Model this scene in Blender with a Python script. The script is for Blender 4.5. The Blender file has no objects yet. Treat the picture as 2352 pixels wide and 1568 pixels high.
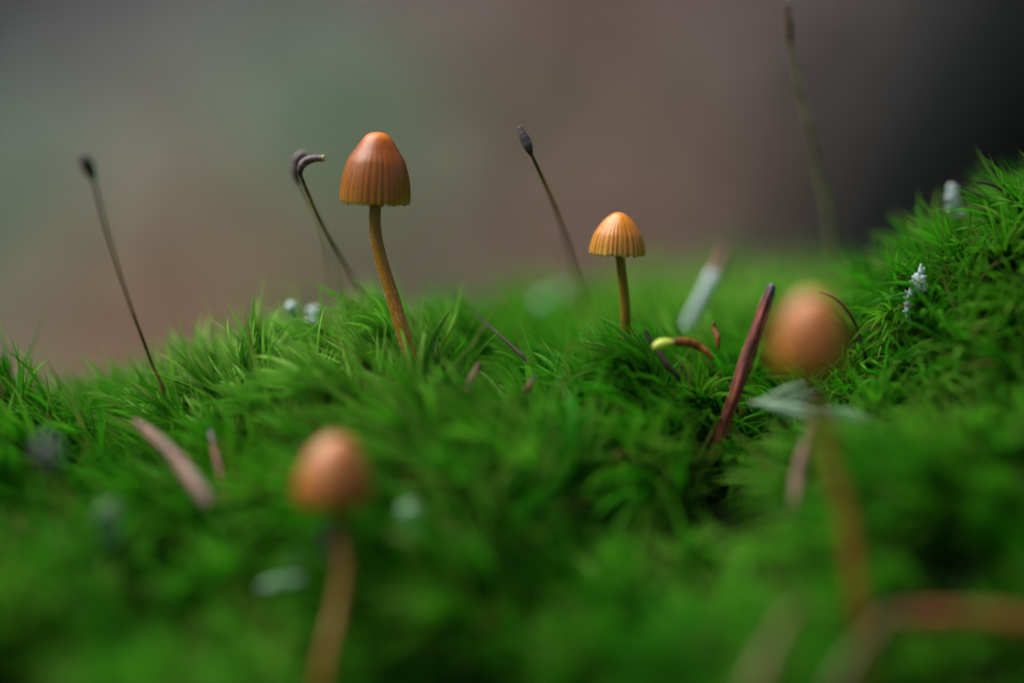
import bpy, math, random
import numpy as np
from mathutils import Vector, Matrix

random.seed(7)
RNG = np.random.default_rng(11)
scene = bpy.context.scene
col = scene.collection

# ------------------------------------------------------------------ camera
PITCH = math.radians(-8.0)
CAM = Vector((0.0, -0.280, 0.520))
cd = bpy.data.cameras.new("camera")
cam = bpy.data.objects.new("camera", cd)
col.objects.link(cam)
cam.location = CAM
cam.rotation_euler = (math.radians(90) + PITCH, 0, 0)
cd.lens = 100.0
cd.sensor_width = 36.0
cd.clip_start = 0.01
cd.clip_end = 400.0
cd.dof.use_dof = True
cd.dof.focus_distance = 0.280
cd.dof.aperture_fstop = 3.6
scene.camera = cam

# ------------------------------------------------------------------ light
SUN_ELEV, SUN_AZ = math.radians(62), math.radians(285)   # azimuth clockwise from +Y: high on the left
w = bpy.data.worlds.new("World")
scene.world = w
w.use_nodes = True
nt = w.node_tree
sky = nt.nodes.new("ShaderNodeTexSky")
sky.sky_type = 'NISHITA'
sky.sun_disc = False
sky.sun_elevation = SUN_ELEV
sky.sun_rotation = SUN_AZ
sky.air_density = 1.0
sky.dust_density = 4.0
sky.ozone_density = 1.0
bg = nt.nodes["Background"]
bg.inputs["Strength"].default_value = 0.06
nt.links.new(sky.outputs["Color"], bg.inputs["Color"])

sd = bpy.data.lights.new("sun", 'SUN')
sd.energy = 3.8
sd.angle = math.radians(65)
sd.color = (1.0, 0.97, 0.93)
sun = bpy.data.objects.new("sun", sd)
col.objects.link(sun)
sdir = Vector((math.sin(SUN_AZ) * math.cos(SUN_ELEV), math.cos(SUN_AZ) * math.cos(SUN_ELEV), math.sin(SUN_ELEV)))
sun.rotation_euler = sdir.to_track_quat('Z', 'Y').to_euler()

scene.view_settings.view_transform = 'Standard'
scene.view_settings.look = 'None'
scene.view_settings.exposure = 0.62
scene.view_settings.gamma = 1.0
scene.view_settings.use_curve_mapping = False
scene.cycles.use_denoising = True
scene.cycles.use_adaptive_sampling = True
scene.cycles.adaptive_threshold = 0.02
scene.cycles.max_bounces = 5
scene.cycles.diffuse_bounces = 3
scene.cycles.glossy_bounces = 2
scene.cycles.transmission_bounces = 3
scene.cycles.transparent_max_bounces = 4
scene.cycles.caustics_reflective = False
scene.cycles.caustics_refractive = False

# ------------------------------------------------------------------ helpers
PW, PH = 2352.0, 1568.0
K = 0.36 / PW
R_ = Vector((1, 0, 0))
F_ = Vector((0, math.cos(PITCH), math.sin(PITCH)))
U_ = Vector((0, -math.sin(PITCH), math.cos(PITCH)))


def P(px, py, d):
    """a photo pixel at depth d (metres along the lens axis) as a point of the place"""
    return CAM + R_ * ((px - PW / 2) * K * d) + U_ * ((PH / 2 - py) * K * d) + F_ * d


def px2m(n, d):
    return n * K * d


def hashgrid(ix, iy, seed):
    n = np.sin(ix * 127.1 + iy * 311.7 + seed * 74.7) * 43758.5453
    return n - np.floor(n)


def vnoise(x, y, seed=0):
    x = np.asarray(x, float); y = np.asarray(y, float)
    ix, iy = np.floor(x), np.floor(y)
    fx, fy = x - ix, y - iy
    fx = fx * fx * (3 - 2 * fx); fy = fy * fy * (3 - 2 * fy)
    a = hashgrid(ix, iy, seed); b = hashgrid(ix + 1, iy, seed)
    c = hashgrid(ix, iy + 1, seed); d = hashgrid(ix + 1, iy + 1, seed)
    return (a * (1 - fx) + b * fx) * (1 - fy) + (c * (1 - fx) + d * fx) * fy


def fbm(x, y, seed=0, o=3):
    s, a, t = 0, 1.0, 0
    for k in range(o):
        s = s + a * vnoise(x * 2 ** k, y * 2 ** k, seed + k)
        t += a; a *= .5
    return s / t


def make_mesh(name, verts, faces, attrs=None, smooth=True):
    me = bpy.data.meshes.new(name)
    me.from_pydata([tuple(v) for v in verts], [], faces)
    if smooth:
        me.polygons.foreach_set("use_smooth", [True] * len(me.polygons))
    for k, v in (attrs or {}).items():
        v = np.asarray(v, np.float32)
        if v.ndim == 1:
            a = me.attributes.new(k, 'FLOAT', 'POINT')
            a.data.foreach_set("value", v)
        else:
            a = me.attributes.new(k, 'FLOAT_COLOR', 'POINT')
            a.data.foreach_set("color", np.column_stack([v, np.ones(len(v))]).astype(np.float32).ravel())
    me.update()
    return me


def link(name, me, material, parent=None, loc=None):
    o = bpy.data.objects.new(name, me)
    col.objects.link(o)
    if material is not None and not me.materials:
        me.materials.append(material)
    if parent is not None:
        o.parent = parent
    if loc is not None:
        o.location = loc
    return o


def empty(name, loc):
    o = bpy.data.objects.new(name, None)
    o.empty_display_size = 0.002
    o.location = loc
    col.objects.link(o)
    return o


def tag(o, label, cat, group=None):
    o["label"] = label
    o["category"] = cat
    if group:
        o["group"] = group
    return o


def spline(pts, n):
    """Catmull-Rom through pts (any dimension)"""
    p = np.array([list(q) for q in pts], float)
    p = np.vstack([2 * p[0] - p[1], p, 2 * p[-1] - p[-2]])
    m = len(p) - 3
    out = []
    for s in np.linspace(0, m - 1e-9, n):
        i = int(s); t = s - i
        a, b, c, d = p[i], p[i + 1], p[i + 2], p[i + 3]
        out.append(.5 * ((2 * b) + (-a + c) * t + (2 * a - 5 * b + 4 * c - d) * t * t + (-a + 3 * b - 3 * c + d) * t ** 3))
    return np.array(out)


def tube(path, rad, sides=10, flat=1.0, twist=0.0, groove=0.0, noise=0.0, seed=0, side=(0, -1, 0)):
    """tapered tube; returns verts, faces, t. flat squeezes one axis, groove makes lengthwise furrows"""
    path = np.asarray(path, float); n = len(path)
    tan = np.gradient(path, axis=0)
    tan /= np.linalg.norm(tan, axis=1)[:, None] + 1e-12
    ref = np.array(side, float)
    V, T = [], []
    rg = np.random.default_rng(seed)
    for i in range(n):
        t = tan[i]
        u = np.cross(ref, t)
        if np.linalg.norm(u) < 1e-6:
            u = np.cross(np.array([1.0, 0.1, 0]), t)
        u /= np.linalg.norm(u)
        v = np.cross(t, u)
        for k in range(sides):
            a = 2 * math.pi * k / sides
            r = rad[i] * (1 + groove * math.cos(4 * a + 0.4) + noise * (rg.random() - .5))
            aa = a + twist * i / n
            V.append(path[i] + (u * math.cos(aa) + v * math.sin(aa) * flat) * r)
            T.append(i / (n - 1))
    Fc = []
    for i in range(n - 1):
        for k in range(sides):
            a = i * sides + k; b = i * sides + (k + 1) % sides
            Fc.append((a, b, b + sides, a + sides))
    V.append(path[0]); T.append(0)
    V.append(path[-1]); T.append(1)
    c0, c1 = len(V) - 2, len(V) - 1
    for k in range(sides):
        Fc.append((c0, (k + 1) % sides, k))
        Fc.append((c1, (n - 1) * sides + k, (n - 1) * sides + (k + 1) % sides))
    return np.array(V), Fc, np.array(T)


# ------------------------------------------------------------------ materials
class MB:
    def __init__(self, name):
        self.m = bpy.data.materials.new(name)
        self.m.use_nodes = True
        self.t = self.m.node_tree
        self.b = self.t.nodes["Principled BSDF"]
        self.out = self.t.nodes["Material Output"]

    def n(self, typ, **kw):
        x = self.t.nodes.new(typ)
        for k, v in kw.items():
            setattr(x, k, v)
        return x

    def l(self, a, b):
        self.t.links.new(a, b)

    def attr(self, name):
        return self.n("ShaderNodeAttribute", attribute_name=name)

    def ramp(self, fac, stops):
        r = self.n("ShaderNodeValToRGB")
        e = r.color_ramp.elements
        while len(e) < len(stops):
            e.new(0.5)
        for q, (p, c) in zip(e, stops):
            q.position = p
            q.color = (*c, 1)
        self.l(fac, r.inputs[0])
        return r.outputs[0]

    def noise(self, scale, detail=3, coord=None, rough=.5):
        x = self.n("ShaderNodeTexNoise")
        x.inputs["Scale"].default_value = scale
        x.inputs["Detail"].default_value = detail
        x.inputs["Roughness"].default_value = rough
        if coord is not None:
            self.l(coord, x.inputs["Vector"])
        return x.outputs["Fac"]

    def pos(self):
        return self.n("ShaderNodeNewGeometry").outputs["Position"]

    def mix(self, fac, a, b, mode='MIX'):
        x = self.n("ShaderNodeMix", data_type='RGBA', blend_type=mode)
        for s, v in ((x.inputs[0], fac), (x.inputs[6], a), (x.inputs[7], b)):
            if isinstance(v, (int, float)):
                s.default_value = v
            elif isinstance(v, tuple):
                s.default_value = (*v, 1)
            else:
                self.l(v, s)
        return x.outputs[2]

    def math(self, op, a, b=0.0):
        x = self.n("ShaderNodeMath", operation=op)
        for s, v in ((x.inputs[0], a), (x.inputs[1], b)):
            if isinstance(v, (int, float)):
                s.default_value = v
            else:
                self.l(v, s)
        return x.outputs[0]

    def bump(self, h, strength, dist):
        x = self.n("ShaderNodeBump")
        x.inputs["Strength"].default_value = strength
        x.inputs["Distance"].default_value = dist
        self.l(h, x.inputs["Height"])
        self.l(x.outputs[0], self.b.inputs["Normal"])

    def set(self, **kw):
        for k, v in kw.items():
            s = self.b.inputs[k.replace("_", " ")]
            if isinstance(v, tuple) and len(v) == 3 and s.type == 'RGBA':
                v = (*v, 1)
            s.default_value = v
        return self


def translucent_out(mb, colour, fac):
    tr = mb.n("ShaderNodeBsdfTranslucent")
    if isinstance(colour, tuple):
        tr.inputs[0].default_value = (*colour, 1)
    else:
        mb.l(colour, tr.inputs[0])
    mx = mb.n("ShaderNodeMixShader")
    mx.inputs[0].default_value = fac
    mb.l(mb.b.outputs[0], mx.inputs[1])
    mb.l(tr.outputs[0], mx.inputs[2])
    mb.l(mx.outputs[0], mb.out.inputs[0])


def moss_material():
    mb = MB("moss_leaf")
    t = mb.attr("t").outputs["Fac"]
    age = mb.attr("age").outputs["Fac"]
    lr = mb.attr("lr").outputs["Fac"]
    rnd = mb.n("ShaderNodeObjectInfo").outputs["Random"]
    patch = mb.noise(38.0, 2, mb.pos())
    c = mb.ramp(rnd, [(0.0, (.008, .165, .002)), (.35, (.004, .230, .004)), (.65, (.022, .275, .003)), (.85, (.075, .310, .008)), (1.0, (.130, .340, .018))])
    c = mb.mix(mb.math('MULTIPLY', mb.math('SUBTRACT', patch, .42), 2.6), c, (.045, .165, .004))
    old_patch = mb.n("ShaderNodeMapRange")
    mb.l(mb.noise(85.0, 2, mb.pos()), old_patch.inputs[0])
    old_patch.inputs[1].default_value = .50; old_patch.inputs[2].default_value = .64
    old_patch.inputs[4].default_value = .75
    c = mb.mix(old_patch.outputs[0], c, (.014, .062, .003))        # older, deeper green cushions
    # leaf tips are paler; the odd dead leaf is straw coloured
    # crest brightness painted into the tip colour, two patches: round the tall mushroom and on the flat beyond the crest
    crest_light = 0.0
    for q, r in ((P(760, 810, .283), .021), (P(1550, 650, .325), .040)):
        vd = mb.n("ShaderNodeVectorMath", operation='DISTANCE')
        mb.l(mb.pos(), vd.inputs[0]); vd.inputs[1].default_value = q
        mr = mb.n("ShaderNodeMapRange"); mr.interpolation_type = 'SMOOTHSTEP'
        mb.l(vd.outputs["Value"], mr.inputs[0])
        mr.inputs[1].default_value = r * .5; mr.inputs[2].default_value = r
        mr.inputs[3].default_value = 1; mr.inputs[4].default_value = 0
        crest_light = mb.math('ADD', mr.outputs[0], crest_light)
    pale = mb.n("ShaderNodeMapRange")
    mb.l(mb.math('ADD', mb.math('MULTIPLY', lr, .35), mb.math('ADD', mb.math('MULTIPLY', mb.noise(30.0, 2, mb.pos()), 1.0), mb.math('MULTIPLY', crest_light, .22))), pale.inputs[0])
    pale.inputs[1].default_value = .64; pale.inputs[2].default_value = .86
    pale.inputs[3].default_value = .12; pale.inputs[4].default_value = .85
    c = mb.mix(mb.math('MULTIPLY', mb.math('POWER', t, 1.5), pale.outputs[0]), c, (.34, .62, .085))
    dead = mb.math('GREATER_THAN', lr, .95)
    c = mb.mix(dead, c, (.19, .15, .045))
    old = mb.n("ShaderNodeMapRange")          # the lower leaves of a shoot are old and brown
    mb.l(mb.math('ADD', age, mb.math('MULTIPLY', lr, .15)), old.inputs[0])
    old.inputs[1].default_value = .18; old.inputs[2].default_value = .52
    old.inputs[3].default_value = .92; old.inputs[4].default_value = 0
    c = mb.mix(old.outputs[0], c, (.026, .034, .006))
    mb.l(c, mb.b.inputs["Base Color"])
    mb.set(Roughness=.42, Specular_IOR_Level=.09)
    translucent_out(mb, mb.mix(.4, c, (.06, .54, .004)), .36)
    return mb.m


def simple(name, c1, c2, scale=900.0, rough=.6, bump=.0, spec=.4, sss=0.0, sssr=.0008):
    mb = MB(name)
    tc = mb.n("ShaderNodeTexCoord").outputs["Object"]
    n = mb.noise(scale, 4, tc, .6)
    c = mb.ramp(n, [(.3, c1), (.7, c2)])
    mb.l(c, mb.b.inputs["Base Color"])
    mb.set(Roughness=rough, Specular_IOR_Level=spec)
    if sss:
        mb.set(Subsurface_Weight=sss, Subsurface_Scale=1.0, Subsurface_Radius=(sssr, sssr * .6, sssr * .35))
    if bump:
        mb.bump(n, bump, .0003)
    return mb.m


def cap_material(name, apex, mid, low, edge, rough=.36):
    mb = MB(name)
    t = mb.attr("t").outputs["Fac"]
    rib = mb.attr("rib").outputs["Fac"]
    tc = mb.n("ShaderNodeTexCoord").outputs["Object"]
    n = mb.noise(520, 5, tc, .6)
    c = mb.ramp(mb.math('ADD', t, mb.math('MULTIPLY', mb.math('SUBTRACT', n, .5), .32)),
                [(.04, apex), (.36, mid), (.80, low), (1.0, edge)])
    dark = mb.mix(.88, c, mb.mix(1.0, c, (.42, .30, .22), 'MULTIPLY'))
    c = mb.mix(rib, c, dark)
    mb.l(c, mb.b.inputs["Base Color"])
    mb.set(Roughness=rough, Specular_IOR_Level=.5, Subsurface_Weight=.40, Subsurface_Scale=1.0,
           Subsurface_Radius=(.0011, .0005, .0002), Coat_Weight=.10, Coat_Roughness=.3)
    mb.bump(mb.noise(1400, 4, tc), .18, .0003)
    return mb.m


def stem_material(name, top, low):
    mb = MB(name)
    t = mb.attr("t").outputs["Fac"]
    tc = mb.n("ShaderNodeTexCoord")
    mp = mb.n("ShaderNodeMapping")
    mp.inputs["Scale"].default_value = (1, 1, .12)
    mb.l(tc.outputs["Object"], mp.inputs[0])
    n = mb.noise(2600, 3, mp.outputs[0])
    c = mb.ramp(t, [(0, low), (1, top)])
    c = mb.mix(mb.math('MULTIPLY', n, .6), c, mb.mix(1.0, c, (.55, .45, .35), 'MULTIPLY'))
    mb.l(c, mb.b.inputs["Base Color"])
    mb.set(Roughness=.42, Specular_IOR_Level=.4, Subsurface_Weight=.35, Subsurface_Scale=1.0, Subsurface_Radius=(.0008, .0005, .0002))
    mb.bump(n, .25, .0003)
    return mb.m


def two_tone(name, a, b, c, rough=.5, scale=2500.0, split=.35):
    """colour runs along 't': a at the foot, b in the middle, c at the tip, mottled, with lengthwise streaks over 'w'"""
    mb = MB(name)
    t = mb.attr("t").outputs["Fac"]
    n = mb.noise(scale, 4, mb.n("ShaderNodeTexCoord").outputs["Object"], .65)
    cv = mb.n("ShaderNodeCombineXYZ")
    mb.l(mb.math('MULTIPLY', t, 5.0), cv.inputs[0])
    mb.l(mb.math('MULTIPLY', mb.attr("w").outputs["Fac"], 11.0), cv.inputs[1])
    st = mb.noise(1.0, 4, cv.outputs[0], .6)
    f = mb.math('ADD', t, mb.math('MULTIPLY', mb.math('SUBTRACT', n, .5), .35))
    cc = mb.ramp(f, [(.0, a), (split, b), (.78, b), (.97, c)])
    cc = mb.mix(mb.math('MULTIPLY', n, .45), cc, mb.mix(1.0, cc, (.35, .28, .28), 'MULTIPLY'))
    cc = mb.mix(1.0, cc, mb.ramp(st, [(.38, (.22, .17, .20)), (.50, (.90, .90, .90)), (.62, (1.7, 1.6, 1.6))]), 'MULTIPLY')
    mb.l(cc, mb.b.inputs["Base Color"])
    mb.set(Roughness=rough, Specular_IOR_Level=.4)
    mb.bump(mb.math('ADD', n, st), .5, .0002)
    return mb.m


MAT = {}
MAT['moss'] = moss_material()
MAT['cap_tall'] = cap_material("tall_cap_skin", (.70, .20, .004), (.36, .080, .002), (.35, .120, .004), (.46, .24, .03))
MAT['cap_small'] = cap_material("small_cap_skin", (.78, .24, .010), (.70, .22, .010), (.62, .26, .022), (.62, .40, .08))
MAT['cap_near'] = cap_material("near_cap_skin", (.52, .19, .06), (.48, .16, .032), (.42, .15, .016), (.40, .17, .018), .38)
MAT['gill'] = simple("gill_flesh", (.30, .15, .025), (.38, .2, .04), 900, .6, 0, .3, .3)
MAT['stem_tall'] = stem_material("tall_stem_skin", (.36, .20, .008), (.42, .165, .008))
MAT['stem_small'] = stem_material("small_stem_skin", (.27, .19, .012), (.36, .20, .015))
MAT['stem_near'] = stem_material("near_stem_skin", (.27, .135, .008), (.23, .100, .006))
MAT['fibril'] = simple("white_fibril", (.62, .50, .28), (.75, .68, .5), 2000, .7)
MAT['seta'] = two_tone("stalk_skin", (.14, .035, .010), (.20, .130, .022), (.08, .05, .022), .5)
MAT['seta_pale'] = two_tone("pale_stalk_skin", (.36, .30, .09), (.46, .44, .16), (.32, .27, .09), .5)
MAT['capsule'] = two_tone("capsule_skin", (.030, .016, .012), (.13, .10, .105), (.26, .22, .23), .55, 1800, .5)
MAT['capsule_dark'] = two_tone("dark_capsule_skin", (.012, .007, .006), (.016, .010, .008), (.10, .09, .09), .5, 1800, .4)
MAT['capsule_tan'] = two_tone("tan_capsule_skin", (.14, .11, .03), (.10, .055, .02), (.13, .10, .07), .5, 1800, .3)
MAT['capsule_grey'] = two_tone("grey_capsule_skin", (.07, .04, .04), (.12, .10, .13), (.20, .18, .22), .5, 1800, .3)
MAT['lichen'] = simple("pale_lichen", (.26, .38, .35), (.50, .60, .60), 1500, .8, .5, .3, .3)
MAT['lichen_green'] = simple("mint_lichen", (.15, .28, .17), (.26, .42, .29), 1200, .8, .5, .3, .3)
MAT['lichen_dull'] = simple('dull_lichen', (.05, .13, .05), (.09, .19, .08), 1200, .8, .5, .3, .3)
MAT['needle_red'] = two_tone("red_needle", (.30, .060, .022), (.27, .075, .050), (.15, .12, .18), .5, 1400)
MAT['needle_pink'] = two_tone("pink_needle", (.20, .125, .09), (.22, .115, .075), (.24, .09, .05), .5, 1200)
MAT['needle_orange'] = two_tone("orange_needle", (.34, .14, .02), (.30, .10, .015), (.22, .09, .02), .45, 1600)
MAT['needle_tan'] = two_tone("tan_needle", (.13, .09, .02), (.14, .095, .022), (.11, .09, .03), .5, 900)
MAT['twig'] = two_tone("dark_twig", (.030, .022, .010), (.040, .028, .012), (.016, .012, .007), .8, 1500)
MAT['bark_scrap'] = two_tone("bark_scrap", (.13, .07, .03), (.17, .085, .045), (.12, .055, .05), .6, 1500)
MAT['bud'] = simple("bud_green", (.42, .55, .04), (.55, .66, .10), 1500, .5, 0, .4, .4)

# ------------------------------------------------------------------ the ground
# points of the moss canopy read from the photograph: (pixel x, pixel y, depth)
CANOPY = [
    (-500, 880, .285), (-250, 870, .283), (0, 818, .281), (150, 850, .284), (300, 880, .29), (385, 1010, .2795), (330, 940, .281), (455, 840, .298),
    (600, 800, .284), (700, 795, .286), (850, 770, .296), (940, 700, .2815), (900, 800, .2785), (985, 800, .2785), (1000, 705, .302), (1150, 672, .32), (1300, 668, .326),
    (1440, 768, .2845), (1450, 670, .332), (1600, 635, .34), (1750, 620, .345), (1900, 625, .345), (1955, 680, .312),
    (2000, 610, .292), (2100, 525, .287), (2200, 460, .284), (2352, 385, .283), (2600, 280, .283), (2900, 200, .284),
    (2352, 450, .3), (2600, 360, .3), (2352, 600, .335), (2600, 520, .335), (2200, 530, .303), (2100, 610, .305), (2000, 690, .32),
    (-500, 1000, .266), (-300, 1300, .2489), (0, 960, .27), (100, 1090, .26), (0, 1300, .2469), (0, 1568, .237), (-300, 1568, .239),
    (250, 1010, .274), (300, 1110, .265), (300, 1300, .2549), (300, 1568, .245), (450, 1130, .266), (500, 950, .277),
    (600, 900, .279), (620, 1020, .273), (600, 1200, .2633), (560, 1568, .249), (735, 1700, .253), (720, 1300, .2659), (830, 1300, .2619),
    (900, 880, .2765), (1000, 1000, .271), (1000, 1200, .2593), (1000, 1380, .2549), (1000, 1568, .248), (1180, 870, .278),
    (1400, 872, .276), (1400, 1050, .267), (1400, 1300, .2569), (1400, 1568, .25), (1690, 905, .279), (1700, 1050, .268),
    (1800, 1300, .2549), (1800, 1568, .247), (1955, 1225, .2500), (1870, 900, .276), (2000, 820, .281), (2100, 735, .2825), (2060, 1000, .271),
    (2200, 620, .281), (2200, 900, .272), (2352, 700, .276), (2352, 500, .28), (2200, 1200, .2573), (2352, 1000, .263), (2352, 1300, .2539),
    (2352, 1568, .248), (2700, 700, .274), (2700, 1100, .258), (2700, 1500, .253),
    # behind the crest the bank falls away again, out of sight
    (-300, 1010, .33), (0, 990, .33), (300, 1000, .33), (600, 900, .33), (850, 850, .335), (1100, 790, .36), (1500, 760, .385), (1900, 740, .39),
    ]
CANOPY_H = 0.0098
_c = np.array([list(P(*q)) for q in CANOPY])
_c[:, 2] -= CANOPY_H
# the bank runs on outside the picture: down towards the camera, level to the sides, falling behind
extra = []
for X in (-.30, -.20, -.10, 0, .10, .20, .30):
    extra.append((X, -.14, .485 - .035 + .10 * max(X, -.1)))
    extra.append((X, -.26, .375 + .08 * X))
    extra.append((X, .19, .425 + .10 * X))
    extra.append((X, .32, .37 + .08 * X))
for Y in (-.07, 0.0, .07):
    extra.append((-.22, Y, .498 + .30 * min(Y, 0)))
    extra.append((-.32, Y, .470 + .30 * min(Y, 0)))
    extra.append((.22, Y, .515 + .35 * min(Y, 0)))
    extra.append((.32, Y, .515 + .35 * min(Y, 0)))
_c = np.vstack([_c, np.array(extra)])


def _phi(r2):
    return r2 * np.log(np.sqrt(r2) + 1e-9)


_S = 20.0
_A = _c[:, :2] * _S
_r2 = ((_A[:, None, :] - _A[None, :, :]) ** 2).sum(-1)
_n = len(_A)
_M = np.zeros((_n + 3, _n + 3))
_M[:_n, :_n] = _phi(_r2) + np.eye(_n) * .02
_M[:_n, _n] = 1; _M[:_n, _n + 1:] = _A
_M[_n, :_n] = 1; _M[_n + 1:, :_n] = _A.T
_w = np.linalg.solve(_M, np.concatenate([_c[:, 2], [0, 0, 0]]))


def floor_z(x, y):
    """the forest floor: level round the bank, rising to a steep litter-covered slope behind"""
    x = np.asarray(x, float); y = np.asarray(y, float)
    steep = np.clip(y - .42, 0, .85)
    rise = np.clip(y - 1.27, 0, None)
    return 1.0 * steep + .30 * rise + .05 * (fbm(x * 2.2, y * 2.2, 3) - .5) + .02 * (fbm(x * 9, y * 9, 5) - .5)


def ground_z(x, y):
    x = np.atleast_1d(np.asarray(x, float)); y = np.atleast_1d(np.asarray(y, float))
    cx = np.clip(x, -.30, .30); cy = np.clip(y, -.26, .32)
    q = np.column_stack([cx, cy]) * _S
    out = np.empty(len(q))
    for i in range(0, len(q), 4000):
        b = q[i:i + 4000]
        r2 = ((b[:, None, :] - _A[None]) ** 2).sum(-1)
        out[i:i + 4000] = _phi(r2) @ _w[:_n] + _w[_n] + b @ _w[_n + 1:]
    # beyond the surveyed patch the bank rolls down to the floor
    far = np.hypot(x - cx, (y - cy) * np.where(y > cy, 4.5, 1.0))
    f = np.clip(far / .75, 0, 1); f = f * f * (3 - 2 * f)
    return out * (1 - f) + (floor_z(x, y) - .03) * f


def gz(p):
    return float(ground_z(p[0], p[1])[0])


def grid_mesh(name, xs, ys, zf, attrs=None):
    X, Y = np.meshgrid(xs, ys)
    Z = zf(X.ravel(), Y.ravel())
    V = np.column_stack([X.ravel(), Y.ravel(), Z])
    nx = len(xs)
    Fc = [(j * nx + i, j * nx + i + 1, (j + 1) * nx + i + 1, (j + 1) * nx + i) for j in range(len(ys) - 1) for i in range(nx - 1)]
    return make_mesh(name, V, Fc, attrs(V) if attrs else None), V


mb = MB("bank_soil")
n1 = mb.noise(300, 5, mb.pos(), .6)
mb.l(mb.ramp(n1, [(.3, (.008, .009, .004)), (.6, (.012, .018, .005)), (.8, (.026, .018, .008))]), mb.b.inputs["Base Color"])
mb.set(Roughness=.95, Specular_IOR_Level=.15)
mb.bump(n1, .6, .002)
xs = np.concatenate([np.linspace(-1.1, -.32, 26)[:-1], np.linspace(-.32, .32, 160), np.linspace(.32, 1.1, 26)[1:]])
ys = np.concatenate([np.linspace(-1.05, -.28, 26)[:-1], np.linspace(-.28, .34, 155), np.linspace(.34, 1.1, 26)[1:]])
_gz0 = ground_z


def ground_z(x, y):
    # hummocks and hollows of the moss cushion, stronger on the near slope
    x = np.atleast_1d(np.asarray(x, float)); y = np.atleast_1d(np.asarray(y, float))
    k = .25 + .75 * np.clip((-.006 - y) / .018, 0, 1)
    return _gz0(x, y) + k * (.030 * (fbm(x * 50, y * 50, 57, 2) - .54))


me, _ = grid_mesh("moss_bank", xs, ys, lambda x, y: ground_z(x, y) + .0012 * (fbm(x * 120, y * 120, 9) - .5))
bank = link("bank_terrain", me, mb.m)
bank["kind"] = "structure"

# ground cover of the slope behind, placed where the photograph shows each tone: (pixel x, pixel y, ground colour)
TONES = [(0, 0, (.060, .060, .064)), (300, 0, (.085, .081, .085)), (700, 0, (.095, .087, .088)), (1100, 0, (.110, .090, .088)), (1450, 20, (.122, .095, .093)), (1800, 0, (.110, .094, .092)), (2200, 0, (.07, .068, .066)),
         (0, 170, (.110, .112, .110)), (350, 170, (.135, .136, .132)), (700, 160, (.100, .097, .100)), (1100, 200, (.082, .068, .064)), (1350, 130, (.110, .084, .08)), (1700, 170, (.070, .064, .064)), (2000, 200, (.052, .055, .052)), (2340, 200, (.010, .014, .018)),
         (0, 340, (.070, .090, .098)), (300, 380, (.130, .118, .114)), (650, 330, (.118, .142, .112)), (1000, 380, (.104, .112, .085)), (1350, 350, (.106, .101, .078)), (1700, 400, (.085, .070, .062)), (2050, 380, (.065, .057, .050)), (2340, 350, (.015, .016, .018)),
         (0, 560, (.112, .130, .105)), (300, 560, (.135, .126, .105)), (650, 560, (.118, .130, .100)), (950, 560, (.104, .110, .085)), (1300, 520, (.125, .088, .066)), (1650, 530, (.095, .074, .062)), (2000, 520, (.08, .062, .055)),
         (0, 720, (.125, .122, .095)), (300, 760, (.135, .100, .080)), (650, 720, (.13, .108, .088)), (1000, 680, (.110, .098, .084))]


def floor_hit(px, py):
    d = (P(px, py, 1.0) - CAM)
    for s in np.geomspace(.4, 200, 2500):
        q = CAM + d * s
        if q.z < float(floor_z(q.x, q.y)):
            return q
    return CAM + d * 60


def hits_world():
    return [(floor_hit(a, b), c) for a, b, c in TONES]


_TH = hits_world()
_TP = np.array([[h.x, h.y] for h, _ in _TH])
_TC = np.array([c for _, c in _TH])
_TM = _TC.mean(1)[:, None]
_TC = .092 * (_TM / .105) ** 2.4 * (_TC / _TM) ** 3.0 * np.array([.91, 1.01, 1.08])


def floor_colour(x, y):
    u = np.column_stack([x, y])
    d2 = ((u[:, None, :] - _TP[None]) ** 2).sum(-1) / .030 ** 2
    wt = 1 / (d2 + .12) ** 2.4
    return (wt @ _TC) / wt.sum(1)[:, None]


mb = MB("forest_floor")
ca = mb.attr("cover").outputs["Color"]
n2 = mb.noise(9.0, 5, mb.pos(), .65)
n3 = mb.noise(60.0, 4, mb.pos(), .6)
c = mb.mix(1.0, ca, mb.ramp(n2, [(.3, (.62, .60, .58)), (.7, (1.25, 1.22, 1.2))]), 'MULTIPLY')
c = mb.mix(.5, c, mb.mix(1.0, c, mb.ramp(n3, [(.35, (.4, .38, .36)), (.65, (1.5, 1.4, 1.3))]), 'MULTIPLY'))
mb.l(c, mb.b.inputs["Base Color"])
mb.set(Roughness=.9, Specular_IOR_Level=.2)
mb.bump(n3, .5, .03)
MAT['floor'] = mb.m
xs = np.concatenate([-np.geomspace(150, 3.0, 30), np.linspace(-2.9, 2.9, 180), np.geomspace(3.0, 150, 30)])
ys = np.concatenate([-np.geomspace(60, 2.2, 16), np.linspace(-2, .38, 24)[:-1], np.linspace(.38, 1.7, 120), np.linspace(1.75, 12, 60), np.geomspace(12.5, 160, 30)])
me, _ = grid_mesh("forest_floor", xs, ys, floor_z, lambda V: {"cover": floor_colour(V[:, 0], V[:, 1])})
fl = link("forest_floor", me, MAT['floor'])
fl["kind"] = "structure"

# ------------------------------------------------------------------ moss shoots


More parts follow.
